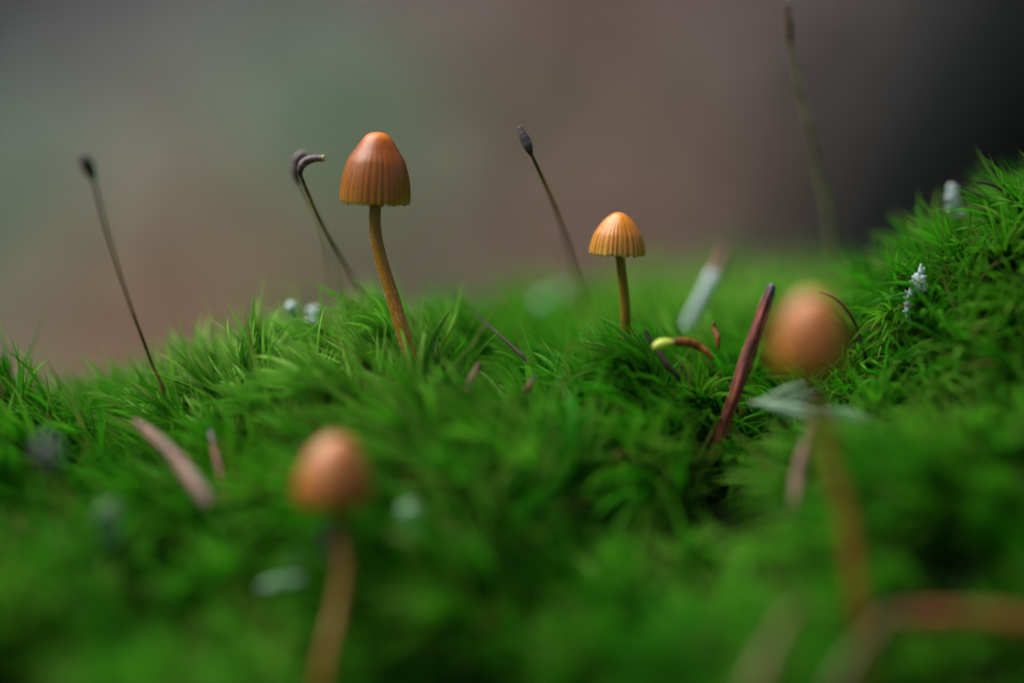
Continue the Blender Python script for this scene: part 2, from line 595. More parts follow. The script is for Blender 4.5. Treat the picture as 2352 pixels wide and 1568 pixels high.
def shoot_mesh(name, seed, n_leaves, height, spread, secund, upright=False):
    rg = np.random.default_rng(seed)
    V, Fc, T, AGE, LR = [], [], [], [], []

    def leaf(b, d0, side, length, wid, bend, age, lr, curl):
        segs = 7
        base = len(V)
        d = np.array(d0, float); d /= np.linalg.norm(d)
        p = np.array(b, float)
        step = length / segs
        for s in range(segs + 1):
            t = s / segs
            wd = np.cross(d, side); nn = np.linalg.norm(wd)
            wd = wd / nn if nn > 1e-6 else np.array([1.0, 0, 0])
            nrm = np.cross(wd, d)
            ww = wid * min(1.0, .55 + t * 3.0) * max(1 - t, 0) ** .75 + wid * .03
            fold = .38 * ww
            V.append(p - wd * ww * .5 + nrm * fold * .5)
            V.append(p - nrm * fold * .5)
            V.append(p + wd * ww * .5 + nrm * fold * .5)
            T.extend([t] * 3); AGE.extend([age] * 3); LR.extend([lr] * 3)
            d = d + np.array(bend) * (.5 + t) * curl / segs + rg.normal(0, .035, 3)
            d /= np.linalg.norm(d)
            p = p + d * step
        for s in range(segs):
            a = base + s * 3
            Fc.append((a, a + 1, a + 4, a + 3))
            Fc.append((a + 1, a + 2, a + 5, a + 4))

    lean = rg.normal(0, .10, 2)
    sdir = np.array([1.0, 0, -.15])              # the side to which the leaves sweep (local +x)
    axis = spline([(0, 0, -.0015), (lean[0] * height * .3, lean[1] * height * .3, height * .45),
                   (lean[0] * height + .0010 * secund, lean[1] * height, height)], 12)
    sv, sf, st = tube(axis, np.linspace(.00028, .00012, 12), 5)
    V.extend(list(sv)); Fc.extend(sf); T.extend([0.0] * len(sv)); AGE.extend([.1] * len(sv)); LR.extend([0] * len(sv))
    g = rg.random() * 6.28
    for i in range(n_leaves):
        f = (i + .5) / n_leaves
        k = .12 + .88 * f ** .8
        b = axis[min(int(k * 11), 11)]
        a = g + i * 2.39996
        out = np.array([math.cos(a), math.sin(a), 0])
        # lower leaves stand off, the upper ones close into a pointed brush
        ang = math.radians((50 * (1 - f) + 9 * f) * spread + rg.normal(0, 7))
        d0 = out * math.sin(ang) + np.array([0, 0, 1]) * math.cos(ang)
        d0 = d0 + sdir * .45 * secund * (.4 + .6 * f)
        L = (.0047 + .0031 * math.sin(math.pi * min(f + .12, 1.0))) * rg.uniform(.75, 1.25)
        wid = rg.uniform(.00036, .00070) if rg.random() < .7 else rg.uniform(.00075, .00105)
        lr = rg.random()
        if rg.random() < .32:
            wid *= .30; L *= 1.15                # hair-fine leaves
        bend = sdir * secund + np.array([0, 0, -.45 * (1 - f)]) + out * .25
        leaf(b, d0, out, L, wid, bend, f, lr, rg.uniform(.8, 2.3))
    return make_mesh(name, V, Fc, {"t": T, "age": AGE, "lr": LR})


SHOOTS = []
specs = [(40, .0072, 1.0, .9), (38, .0066, 1.0, .6), (42, .0078, .9, 1.1), (36, .0062, 1.1, .8), (38, .0080, .75, .5), (34, .0060, 1.15, 1.2),
         (40, .0074, .95, .35), (38, .0068, .85, 1.0), (32, .0085, .6, .4), (40, .0070, 1.0, .7), (13, .0065, .24, .30), (16, .0070, .34, .55)]
for i, s in enumerate(specs):
    m_ = shoot_mesh("moss_shoot", 100 + i, *s)
    m_.materials.append(MAT['moss'])
    SHOOTS.append(m_)

lib = bpy.data.collections.new("moss_shoot_kinds")
for i, m_ in enumerate(SHOOTS):
    lib.objects.link(bpy.data.objects.new("moss_shoot_kind", m_))


def moss_rot(x, y, z_n, rg):
    """euler for a shoot: leans with the slope and a little to the left, where the light comes from"""
    n = len(x)
    e = .0015
    gx = (ground_z(x + e, y) - ground_z(x - e, y)) / (2 * e)
    gy = (ground_z(x, y + e) - ground_z(x, y - e)) / (2 * e)
    ax = np.column_stack([-gx * .35, -gy * .35, np.ones(n)])
    ax[:, 0] += -.32 + rg.normal(0, .24, n)
    ax[:, 1] += -.04 + rg.normal(0, .24, n)
    ax /= np.linalg.norm(ax, axis=1)[:, None]
    yaw = math.pi + rg.normal(0, .6, n) + (fbm(x * 45, y * 45, 21) - .5) * 4.5
    E = np.empty((n, 3))
    for i in range(n):
        q = Vector(ax[i]).to_track_quat('Z', 'Y')
        mt = q.to_matrix()
        lx = (mt.inverted() @ Vector((math.cos(yaw[i]), math.sin(yaw[i]), 0)))
        rz = math.atan2(lx.y, lx.x)
        E[i] = (mt @ Matrix.Rotation(rz, 3, 'Z')).to_euler()
    return E


def scatter(x0, x1, y0, y1, sp, rg):
    gx, gy = np.meshgrid(np.arange(x0, x1, sp), np.arange(y0, y1, sp))
    x = gx.ravel() + rg.uniform(-.5, .5, gx.size) * sp
    y = gy.ravel() + rg.uniform(-.5, .5, gy.size) * sp
    return x, y


rg = np.random.default_rng(5)
x1, y1 = scatter(-.095, .095, -.075, .115, .00275, rg)
x2, y2 = scatter(-.24, .24, -.20, .20, .0062, rg)
far = (np.abs(x2) > .095) | (y2 < -.075) | (y2 > .115)
x2, y2 = x2[far], y2[far]
x4, y4 = scatter(-.095, .095, -.075, .115, .0030, rg)     # steep faces hold more shoots per footprint
e = .0015
sl = np.hypot(ground_z(x4 + e, y4) - ground_z(x4 - e, y4), ground_z(x4, y4 + e) - ground_z(x4, y4 - e)) / (2 * e)
st_ = rg.random(len(x4)) < np.clip((np.sqrt(1 + sl ** 2) - 1.12) * .9, 0, 1)
x4, y4 = x4[st_], y4[st_]
x3, y3, s3 = [], [], []
for q, m_ in ((P(940, 800, .280), 16), (P(1441, 800, .2845), 12), (P(1690, 950, .277), 8), (P(1955, 1260, .250), 10), (P(1075, 930, .2735), 8), (P(1200, 910, .2745), 8)):
    for _ in range(m_):                # moss crowding the feet of what stands in it
        x3.append(q.x + rg.uniform(-.0045, .0045)); y3.append(q.y - rg.uniform(.0012, .0065)); s3.append(1.25 if m_ == 16 else 1.1)
X = np.concatenate([x1, x2, x3, x4]); Y = np.concatenate([y1, y2, y3, y4])
S = np.concatenate([np.ones(len(x1)), np.full(len(x2), 1.7), np.array(s3), np.full(len(x4), .9)])
front = np.clip((-.008 - Y) / .02, 0, 1)
hole = fbm(X * 150, Y * 150, 33, 2)
keep = (hole > .30) & (fbm(X * 50, Y * 50, 57, 2) > .48 * front)
# clear room round the mushroom feet and the hollow of the near stem
X, Y, S, hole = X[keep], Y[keep], S[keep], hole[keep]


def pixels(x, y, z):
    rel = np.column_stack([x - CAM.x, y - CAM.y, z - CAM.z])
    dep = rel @ np.array(F_)
    return PW / 2 + rel[:, 0] / (K * dep), PH / 2 - (rel @ np.array(U_)) / (K * dep), dep


# nothing tall grows in front of the two near stems
clear = np.zeros(len(X), bool)
for line, dmax in (([(1180, 775), (1300, 789), (1390, 778), (1480, 757), (1580, 738), (1700, 730)], .2505), ([(870, 1868), (990, 1892), (1090, 1920), (1170, 1942)], .2485)):
    ly_, lx_ = zip(*line)
    for top in (.004, .008, .012):
        px_, py_, dp_ = pixels(X, Y, ground_z(X, Y) + top)
        clear |= (py_ > ly_[0]) & (py_ < ly_[-1]) & (np.abs(px_ - np.interp(py_, ly_, lx_)) < 75) & (dp_ < dmax)
X, Y, S = X[~clear], Y[~clear], S[~clear]
S = S * (.78 + .50 * fbm(X * 60, Y * 60, 41, 2)) * rg.uniform(.85, 1.15, len(X))
Z = ground_z(X, Y) - .0006


def moss_object(name, X, Y, Z, E, S, kinds):
    me = bpy.data.meshes.new(name)
    n = len(X)
    me.vertices.add(n)
    me.vertices.foreach_set("co", np.column_stack([X, Y, Z]).astype(np.float32).ravel())
    for k, typ, d in (("rot", 'FLOAT_VECTOR', E), ("scl", 'FLOAT', S), ("kindno", 'INT', kinds)):
        a = me.attributes.new(k, typ, 'POINT')
        if typ == 'FLOAT_VECTOR':
            a.data.foreach_set("vector", E.astype(np.float32).ravel())
        elif typ == 'INT':
            a.data.foreach_set("value", kinds.astype(np.int32))
        else:
            a.data.foreach_set("value", S.astype(np.float32))
    me.update()
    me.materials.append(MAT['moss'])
    o = link(name, me, None)
    ng = bpy.data.node_groups.new("moss_growth", "GeometryNodeTree")
    ng.interface.new_socket("Geometry", in_out='INPUT', socket_type='NodeSocketGeometry')
    ng.interface.new_socket("Geometry", in_out='OUTPUT', socket_type='NodeSocketGeometry')
    N = ng.nodes
    gi, go = N.new("NodeGroupInput"), N.new("NodeGroupOutput")
    iop = N.new("GeometryNodeInstanceOnPoints")
    ci = N.new("GeometryNodeCollectionInfo")
    ci.inputs["Collection"].default_value = lib
    ci.inputs["Separate Children"].default_value = True
    ci.inputs["Reset Children"].default_value = True

    def named(nm, typ):
        a = N.new("GeometryNodeInputNamedAttribute")
        a.data_type = typ
        a.inputs["Name"].default_value = nm
        return a.outputs[0]
    ng.links.new(gi.outputs[0], iop.inputs["Points"])
    ng.links.new(ci.outputs[0], iop.inputs["Instance"])
    iop.inputs["Pick Instance"].default_value = True
    ng.links.new(named("kindno", 'INT'), iop.inputs["Instance Index"])
    ng.links.new(named("rot", 'FLOAT_VECTOR'), iop.inputs["Rotation"])
    ng.links.new(named("scl", 'FLOAT'), iop.inputs["Scale"])
    ng.links.new(iop.outputs[0], go.inputs[0])
    md = o.modifiers.new("moss_growth", 'NODES')
    md.node_group = ng
    return o


E = moss_rot(X, Y, Z, rg)
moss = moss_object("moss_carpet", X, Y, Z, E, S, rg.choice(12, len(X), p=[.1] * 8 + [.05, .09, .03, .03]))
moss["kind"] = "stuff"
tag(moss, "dense carpet of bright green feathery moss covering the sloping bank", "moss")

# ------------------------------------------------------------------ mushrooms


def cap_mesh(profile, d, n_ribs, rib_amp, scallop, seed, roll):
    """profile: (radius px, height px above the rim) from apex to rim"""
    rg = np.random.default_rng(seed)
    prof = spline(profile, 30) * K * d
    prof[:, 0] = np.maximum(prof[:, 0], 0)
    prof[0, 0] = 0
    ang = 144
    V, T, RIB = [], [], []
    ph = rg.uniform(0, 6.28, 6)
    wob = rg.uniform(-1, 1, 200)
    rimr = prof[-1, 0]

    def rib_wave(a, t):
        w_ = n_ribs * a + .9 * math.sin(3 * a + ph[0]) + .7 * math.sin(7 * a + ph[1]) + .5 * math.sin(12 * a + ph[2])
        return math.cos(w_)

    rings = []
    L = len(prof)
    for i in range(L):
        t = i / (L - 1)
        r0, z0 = prof[i]
        amp = rib_amp * max(0, (t - .14) / .86) ** 1.2
        ring = []
        for k in range(ang):
            a = 2 * math.pi * k / ang
            rw = rib_wave(a, t)
            kk = (a / (2 * math.pi) * n_ribs)
            lump = 1 + .012 * math.sin(2 * a + ph[2]) + .010 * math.sin(5 * a + ph[3] + 3 * t)
            rv = .45 + .9 * abs(wob[(int(kk + .5) * 7) % 200])
            r = r0 * lump * (1 + amp * rw * rv)
            nick = 1.6 * max(0, math.sin(2.3 * kk + ph[4]) * math.sin(.71 * kk + ph[5]) - .45)
            z = z0 + (t ** 6) * scallop * (wob[int(kk) % 200] * .7 + rw * .5 + nick) * rimr
            ring.append(len(V))
            V.append((r * math.cos(a), r * math.sin(a), z))
            T.append(t)
            RIB.append(min(1, max(0, .5 - .5 * rw)) ** 2.0 * min(1, max(0, (t - .10 - .14 * abs(wob[int(kk) % 200])) / .4)) * rv)
        rings.append(ring)
    th = .035 * rimr
    for i in (L - 1, L - 4, L - 9, L - 15, L - 22):      # rolled-in lower face
        ring = []
        for k in range(ang):
            a = 2 * math.pi * k / ang
            x, y, z = V[rings[i][k]]
            r = math.hypot(x, y)
            nr = max(r - th * (1.0 if i == L - 1 else 1.6), 0)
            ring.append(len(V))
            V.append((nr * math.cos(a), nr * math.sin(a), z + (-.2 * th if i == L - 1 else -.6 * th)))
            T.append(1.0); RIB.append(.3)
        rings.append(ring)
    Fc = []
    for a_, b_ in zip(rings[:-1], rings[1:]):
        for k in range(ang):
            k2 = (k + 1) % ang
            Fc.append((a_[k], b_[k], b_[k2], a_[k2]))
    Fc.append(tuple(rings[-1][::-1]))
    return np.array(V), Fc, np.array(T), np.array(RIB), prof


def mushroom(label, d, cx, rim_y, profile, stem, ribs, rib_amp, scallop, cap_mat, stem_mat, roll, seed, fib=0, group=None):
    """stem: list of (px, py, width px, depth) from the cap down to the foot"""
    foot = P(*stem[-1][:2], stem[-1][3])
    foot.z = min(foot.z, gz(foot) - .001)
    root = tag(empty("mushroom", foot), label, "mushroom", group)
    V, Fc, T, RIB, prof = cap_mesh(profile, d, ribs, rib_amp, scallop, seed, roll)
    base = P(cx, rim_y, d)
    Rm = Matrix.Rotation(roll, 3, 'Y')
    W = np.array([list(Rm @ Vector(v) + base - foot) for v in V])
    link("cap", make_mesh("cap", W, Fc, {"t": T, "rib": RIB}), cap_mat, root)
    # gills: thin radial blades under the cap
    gv, gf = [], []
    ng = 40
    rim, h = prof[-1, 0], prof[0, 1]
    for k in range(ng):
        a = 2 * math.pi * k / ng
        c_, s_ = math.cos(a), math.sin(a)
        nx, ny = -s_ * rim * .008, c_ * rim * .008
        for (r, z) in ((.16 * rim, .02 * h), (.90 * rim, .02 * h), (.80 * rim, .30 * h), (.22 * rim, .60 * h)):
            for q in (-1, 1):
                gv.append(list(Rm @ Vector((r * c_ + q * nx, r * s_ + q * ny, z)) + base - foot))
        b = k * 8
        gf += [(b, b + 2, b + 4, b + 6), (b + 1, b + 7, b + 5, b + 3), (b, b + 1, b + 3, b + 2), (b + 2, b + 3, b + 5, b + 4), (b + 6, b + 7, b + 1, b)]
    g = link("gills", make_mesh("gills", gv, gf, None, False), MAT['gill'], root)
    g["kind"] = "stuff"
    pts = [list(P(a, b, dd) - foot) + [px2m(ww, dd) / 2] for a, b, ww, dd in stem]
    top = Rm @ Vector((0, 0, h * .55)) + base - foot
    pts = [[top.x, top.y, top.z, pts[0][3] * .9]] + pts
    p0, p1 = np.array(pts[-2]), np.array(pts[-1])
    step = (p1 - p0) / np.linalg.norm((p1 - p0)[:3]) * .0012
    step[3] = 0
    q = p1.copy()
    for _ in range(12):           # run the stem on into the ground
        if q[2] < -.0008:
            break
        q = q + step
    if np.linalg.norm(q - p1) > 1e-6:
        pts.append(list(q))
    sp = spline(pts, 60)
    tv, tf, tt = tube(sp[:, :3], np.maximum(sp[:, 3], 1e-5), 20, noise=.03, seed=seed)
    st = link("stem", make_mesh("stem", tv, tf, {"t": 1 - tt}), stem_mat, root)
    if fib:
        rg2 = np.random.default_rng(seed + 9)
        fv, ff = [], []
        for _ in range(fib):
            u = 1 - abs(rg2.normal(0, .28))
            if u < .25:
                continue
            i = int(u * 57)
            p, q = sp[i, :3], sp[i + 1, :3]
            tdir = (q - p) / np.linalg.norm(q - p)
            a = rg2.uniform(0, 2 * math.pi)
            u1 = np.cross(tdir, [0, 1, 0]); u1 /= np.linalg.norm(u1)
            v1 = np.cross(tdir, u1)
            nn = u1 * math.cos(a) + v1 * math.sin(a)
            ss = np.cross(tdir, nn)
            L = rg2.uniform(.00010, .00060); wd = rg2.uniform(.000007, .000022)
            c0 = p + nn * sp[i, 3] * 1.015
            dv = tdir + ss * rg2.normal(0, .22)
            b = len(fv)
            fv += [c0 - ss * wd, c0 + ss * wd, c0 + dv * L * .5 + ss * wd + nn * .000015, c0 + dv * L * .5 - ss * wd + nn * .000015, c0 + dv * L + nn * .00001, c0 + dv * L * .5 + nn * .00003]
            ff += [(b, b + 1, b + 5), (b + 1, b + 2, b + 5), (b + 3, b, b + 5), (b + 2, b + 4, b + 5), (b + 4, b + 3, b + 5)]
        f = link("fibrils", make_mesh("fibrils", fv, ff), MAT['fibril'], st)
        f["kind"] = "stuff"
    return root


mushroom("tall honey brown mushroom with a bell cap and white flecked curved stem", .280, 861, 462,
         [(0, 158), (13, 157), (26, 151), (36, 140), (49, 120), (60, 104), (68, 88), (77, 56), (81, 28), (82, 8), (81, -3)],
         [(862, 470, 27, .280), (861, 505, 27, .280), (865, 550, 28, .280), (878, 606, 29.5, .280), (897, 668, 31, .280), (918, 735, 32, .280), (940, 810, 34, .280)],
         36, .016, .042, MAT['cap_tall'], MAT['stem_tall'], math.radians(3.0), 3, fib=300)
mushroom("small orange mushroom with a pleated cap and scalloped pale rim", .2825, 1418, 583,
         [(0, 95), (10, 94), (22, 87), (35, 75), (46, 60), (54, 46), (60, 26), (63, 8), (63, 0)],
         [(1424, 590, 21, .2825), (1430, 640, 22, .283), (1436, 700, 23, .2835), (1437, 750, 24, .284), (1441, 810, 25, .2845)],
         30, .026, .050, MAT['cap_small'], MAT['stem_small'], math.radians(1.5), 5, fib=30)
mushroom("smooth orange mushroom crossed at the stem by a pale lichen sprig", .2500, 1858, 838,
         [(0, 166), (22, 162), (46, 144), (66, 112), (79, 74), (85, 38), (84, 12), (80, -4)],
         [(1864, 845, 34, .2500), (1874, 910, 35, .2500), (1892, 990, 36, .2497), (1920, 1090, 38, .2494), (1948, 1190, 40, .2491), (1962, 1290, 42, .2488)],
         26, .006, .012, MAT['cap_near'], MAT['stem_near'], math.radians(2.0), 8)
mushroom("smooth orange mushroom on a long stem rising from a dark hollow", .2545, 765, 1152,
         [(0, 154), (20, 150), (42, 134), (62, 106), (78, 72), (87, 38), (88, 14), (84, -4)],
         [(770, 1160, 28, .2545), (784, 1230, 29, .254), (789, 1310, 30, .253), (778, 1390, 31, .252), (757, 1480, 33, .2505), (738, 1580, 35, .2495), (732, 1690, 36, .249)],
         26, .006, .012, MAT['cap_near'], MAT['stem_near'], math.radians(4.0), 12)

# ------------------------------------------------------------------ moss spore stalks


def sporophyte(label, stalk, capsule, stalk_mat, cap_mat, group, lid=True, ring=False):
    """stalk: (px, py, width px, depth) from the foot up; capsule: the same from its neck to its mouth"""
    foot = P(*stalk[0][:2], stalk[0][3])
    foot.z = min(foot.z, gz(foot) + .0005)
    root = tag(empty("spore_stalk", foot), label, "spore stalk", group)
    pts = [list(P(a, b, dd) - foot) + [px2m(ww, dd) * .43] for a, b, ww, dd in stalk]
    pts[0][:3] = [0, 0, -.001]
    sp = spline(pts, 48)
    v, f, t = tube(sp[:, :3], sp[:, 3], 8, noise=.06, seed=len(label))
    link("stalk", make_mesh("stalk", v, f, {"t": t}), stalk_mat, root)
    pts = [list(P(a, b, dd) - foot) + [px2m(ww, dd) / 2] for a, b, ww, dd in capsule]
    sp = spline(pts, 26)
    v, f, t = tube(sp[:, :3], np.maximum(sp[:, 3], 2e-5), 16, groove=.06, noise=.04, seed=3)
    cp = link("capsule", make_mesh("capsule", v, f, {"t": t}), cap_mat, root)
    if ring:
        e = sp[-1, :3]; dd = sp[-1, :3] - sp[-4, :3]; dd /= np.linalg.norm(dd)
        r = sp[-1, 3]
        rp = np.array([e - dd * r * .5, e - dd * r * .1, e + dd * r * .5, e + dd * r * .62])
        v, f, t = tube(rp, np.array([r * .95, r * 1.12, r * 1.05, r * .7]), 16)
        link("mouth_ring", make_mesh("mouth_ring", v, f, {"t": 1 - t}), MAT['seta_pale'], cp)
    return root


GS = "spore stalks rising from the moss"
sporophyte("thin dark spore stalk standing alone with a blackish oval capsule",
           [(388, 1000, 10, .2795), (380, 930, 10, .2795), (345, 825, 9, .2785), (292, 680, 8.5, .2755), (243, 525, 9, .272), (214, 412, 9, .2695)],
           [(214, 414, 9, .2695), (209, 402, 20, .2694), (202, 384, 27, .2692), (195, 370, 25, .269), (186, 363, 15, .269), (180, 359, 9, .269)],
           MAT['seta'], MAT['capsule_dark'], GS)
sporophyte("spore stalk ending in a hooked grey capsule with open mouth beside the tall mushroom",
           [(872, 800, 8, .298), (850, 730, 9, .294), (800, 622, 9, .288), (742, 520, 9, .2835), (706, 440, 9, .2815), (691, 402, 8, .281)],
           [(690, 404, 8, .281), (690, 388, 15, .281), (698, 374, 19, .281), (714, 366, 18, .281), (730, 364, 15, .281), (742, 364, 15, .281)],
           MAT['seta'], MAT['capsule'], GS, ring=True)
sporophyte("paler spore stalk with a bent lilac grey capsule behind the hooked one",
           [(800, 800, 9, .305), (780, 700, 9, .303), (764, 610, 9, .299), (742, 525, 8, .293), (712, 465, 8, .288), (686, 420, 8, .286)],
           [(688, 424, 8, .286), (679, 400, 17, .286), (678, 378, 20, .286), (686, 360, 19, .286), (698, 353, 14, .286), (704, 351, 8, .286)],
           MAT['seta_pale'], MAT['capsule'], GS)
sporophyte("spore stalk with a straight two toned capsule between the two ribbed mushrooms",
           [(1358, 800, 10, .306), (1343, 715, 10, .302), (1316, 600, 10, .295), (1280, 490, 10, .287), (1246, 410, 10, .283), (1220, 354, 8, .281)],
           [(1220, 356, 8, .281), (1214, 340, 19, .281), (1208, 325, 22, .281), (1202, 312, 19, .281), (1196, 299, 15, .281), (1193, 291, 13, .281)],
           MAT['seta'], MAT['capsule'], GS)
sporophyte("tallest spore stalk, olive and blurred, with a slim brown capsule",
           [(1935, 660, 11, .309), (1910, 540, 11, .305), (1880, 400, 11, .300), (1845, 240, 11, .295), (1822, 140, 11, .292), (1813, 95, 10, .291)],
           [(1813, 97, 9, .291), (1811, 80, 18, .291), (1810, 62, 20, .291), (1808, 46, 17, .291), (1806, 30, 13, .291), (1804, 10, 13, .291)],
           MAT['seta_pale'], MAT['capsule_tan'], GS)
sporophyte("short spore stalk with a fat grey violet capsule low in the moss",
           [(150, 1190, 12, .253), (140, 1140, 12, .252), (132, 1095, 12, .2515), (126, 1076, 12, .2515)],
           [(127, 1080, 12, .2515), (121, 1062, 42, .2515), (113, 1042, 50, .2515), (104, 1022, 42, .2515), (98, 1008, 20, .2515)],
           MAT['seta'], MAT['capsule_grey'], GS)

# ------------------------------------------------------------------ needles, twigs and scraps


def strip_thing(name, label, cat, path, mat, flat=.55, sides=12, groove=.10, n=28, seed=1, group=None, noise=.05, extra=None):
    """a needle or twig: (px, py, width px, depth) from its buried foot to its tip"""
    o0 = P(path[0][0], path[0][1], path[0][3])
    pts = [list(P(a, b, dd) - o0) + [px2m(ww, dd) / 2] for a, b, ww, dd in path]
    sp = spline(pts, n)
    # rounded ends
    rad = np.maximum(sp[:, 3], 1e-5)
    rad[0] *= .5; rad[-1] *= .45; rad[-2] *= .82
    v, f, t = tube(sp[:, :3], rad, sides, flat=flat, groove=groove, noise=noise, seed=seed)
    o = link(name, make_mesh(name, v, f, {"t": t, "w": np.concatenate([np.tile(np.abs(np.arange(sides) / sides - .5), n), [0, 0]])}), mat, None, o0)
    return tag(o, label, cat, group)


strip_thing("conifer_needle", "stout reddish brown conifer needle standing upright with a violet tip", "needle",
            [(1630, 1070, 22, .2775), (1682, 925, 25, .277), (1709, 842, 27, .277), (1738, 760, 27, .277), (1760, 695, 24, .277), (1775, 652, 16, .277)],
            MAT['needle_red'], .5, 28, .20, 60, noise=.10)
strip_thing("conifer_needle", "pinkish tan conifer needle lying aslant by the lone dark spore stalk", "needle",
            [(480, 1160, 28, .2605), (455, 1122, 34, .2618), (410, 1062, 33, .2645), (360, 1010, 28, .2675), (325, 980, 20, .2695), (305, 964, 11, .2705)],
            MAT['needle_pink'], .5, 14, .08, seed=2)
strip_thing("conifer_needle", "slender pink needle hanging beside the foot of the lichen crossed mushroom", "needle",
            [(1822, 1195, 18, .2615), (1828, 1140, 24, .262), (1838, 1080, 29, .2635), (1850, 1030, 25, .2645), (1866, 975, 16, .266)],
            MAT['needle_pink'], .5, 12, .08, seed=3)
strip_thing("conifer_needle", "thin russet needle half sunk in pale curling moss", "needle",
            [(515, 1150, 10, .267), (505, 1090, 13, .268), (494, 1040, 13, .270), (482, 985, 9, .272)],
            MAT['needle_red'], .6, 10, .08, seed=4)
strip_thing("conifer_needle", "broad orange brown needle lying level across the lower moss", "needle",
            [(2480, 1440, 44, .2435), (2352, 1428, 46, .2437), (2240, 1418, 44, .2439), (2130, 1416, 40, .2442), (2045, 1412, 26, .2448)],
            MAT['needle_orange'], .5, 14, .06, seed=5)
strip_thing("conifer_needle", "dull tan needle slanting down from the end of the level one", "needle",
            [(1900, 1625, 40, .2385), (1950, 1540, 42, .2405), (2000, 1470, 38, .2425), (2060, 1390, 24, .2455)],
            MAT['needle_tan'], .5, 14, .06, seed=6)
strip_thing("conifer_needle", "olive brown needle slanting out of a dark gap in the moss", "needle",
            [(1715, 1625, 44, .2385), (1760, 1530, 44, .2405), (1795, 1455, 40, .2425), (1840, 1380, 24, .2460)],
            MAT['needle_tan'], .5, 14, .06, seed=7)
strip_thing("twig", "thin black twig leaning through the moss near the tall mushroom", "twig",
            [(1218, 836, 9, .2775), (1190, 808, 9, .2785), (1140, 764, 7, .283), (1086, 716, 6, .290)],
            MAT['twig'], .9, 10, .05, seed=8)
strip_thing("twig", "brown twig arching over the lichen crossed mushroom", "twig",
            [(1990, 830, 7, .281), (1966, 748, 7, .281), (1940, 706, 6, .280), (1915, 684, 5, .279), (1880, 668, 3, .278)],
            MAT['twig'], .9, 10, .05, seed=9)
strip_thing("twig", "dark twig behind the mushroom of the dark hollow", "twig",
            [(630, 1260, 30, .264), (655, 1180, 32, .266), (680, 1090, 32, .268), (698, 1012, 22, .269)],
            MAT['twig'], .8, 12, .10, seed=10)
strip_thing("twig", "dark brown twig scrap beside the green ended curved needle", "twig",
            [(1562, 872, 10, .277), (1530, 835, 14, .277), (1505, 800, 12, .2775), (1480, 757, 9, .278)],
            MAT['twig'], .8, 10, .12, seed=11)
strip_thing("twig", "short brown twig lying below the mint lichen lump", "twig",
            [(860, 1226, 18, .2575), (900, 1232, 24, .257), (945, 1250, 24, .2565), (985, 1275, 16, .256)],
            MAT['bark_scrap'], .8, 10, .10, seed=12)
strip_thing("twig", "rusty twig end jutting from moss behind the upright needle", "twig",
            [(1650, 800, 9, .2825), (1648, 775, 12, .2825), (1641, 755, 11, .283), (1638, 738, 6, .283)],
            MAT['needle_orange'], .8, 10, .10, seed=13)
for pts, lb, sd_ in ([(2300, 480, 8, .284), (2250, 450, 8, .2835), (2205, 432, 5, .283)], "upper brown stalk bit in the high moss by the white lichen", 14), \
                    ([(2320, 450, 7, .283), (2280, 425, 7, .2825), (2240, 418, 4, .282)], "dark bent stalk bit at the crest of the high moss", 15):
    strip_thing("twig", lb, "twig", pts, MAT['twig'], .9, 8, .06, seed=sd_)
strip_thing("bark_scrap", "pointed pale brown bark scrap stuck upright in the moss", "bark scrap",
            [(1070, 990, 22, .2735), (1074, 915, 29, .2735), (1083, 880, 25, .274), (1093, 852, 15, .2745), (1101, 832, 4, .275)],
            MAT['bark_scrap'], .35, 18, .12, seed=16, noise=.22)
strip_thing("bark_scrap", "rusty bark flake standing in the moss near the black twig", "bark scrap",
            [(1180, 970, 8, .2735), (1200, 915, 11, .2735), (1216, 885, 10, .2735), (1230, 862, 5, .274)],
            MAT['needle_red'], .5, 12, .10, seed=17, noise=.2)

# curved orange needle with a yellow green end
rt = tag(empty("curved_needle", P(1560, 800, .2765)), "curved orange needle with a bright yellow green end", "needle")
b0 = rt.location
pts = [list(P(a, b, dd) - b0) + [px2m(ww, dd) / 2] for a, b, ww, dd in [(1640, 826, 8, .2765), (1622, 808, 14, .2765), (1598, 792, 19, .2765), (1568, 785, 20, .276), (1542, 787, 16, .2755)]]
sp = spline(pts, 24)
v, f, t = tube(sp[:, :3], np.maximum(sp[:, 3], 1e-5), 12, .7, groove=.08)
link("blade", make_mesh("blade", v, f, {"t": t}), MAT['needle_orange'], rt)
pts = [list(P(a, b, dd) - b0) + [px2m(ww, dd) / 2] for a, b, ww, dd in [(1546, 787, 12, .2755), (1535, 788, 22, .2752), (1519, 791, 27, .275), (1506, 796, 20, .2748), (1499, 799, 8, .2748)]]
sp = spline(pts, 16)
v, f, t = tube(sp[:, :3], np.maximum(sp[:, 3], 1e-5), 14, noise=.08, seed=4)
link("green_end", make_mesh("green_end", v, f, {"t": t}), MAT['bud'], rt)

# ------------------------------------------------------------------ lichens


def lump(center, rx, rz, seed, rough=.25, nu=18, nv=12):
    rg = np.random.default_rng(seed)
    V, Fc = [], []
    ph = rg.uniform(0, 6.28, 8)
    for j in range(nv + 1):
        th = math.pi * j / nv
        for i in range(nu):
            a = 2 * math.pi * i / nu
            r = 1 + rough * (.5 * math.sin(3 * a + ph[0] + 2 * th) + .35 * math.sin(5 * a - 3 * th + ph[1]) + .3 * math.sin(7 * th + ph[2]) + .5 * (rg.random() - .5))
            V.append((center[0] + rx * r * math.sin(th) * math.cos(a), center[1] + rx * r * math.sin(th) * math.sin(a), center[2] + rz * r * math.cos(th)))
    for j in range(nv):
        for i in range(nu):
            i2 = (i + 1) % nu
            Fc.append((j * nu + i, (j + 1) * nu + i, (j + 1) * nu + i2, j * nu + i2))
    return V, Fc


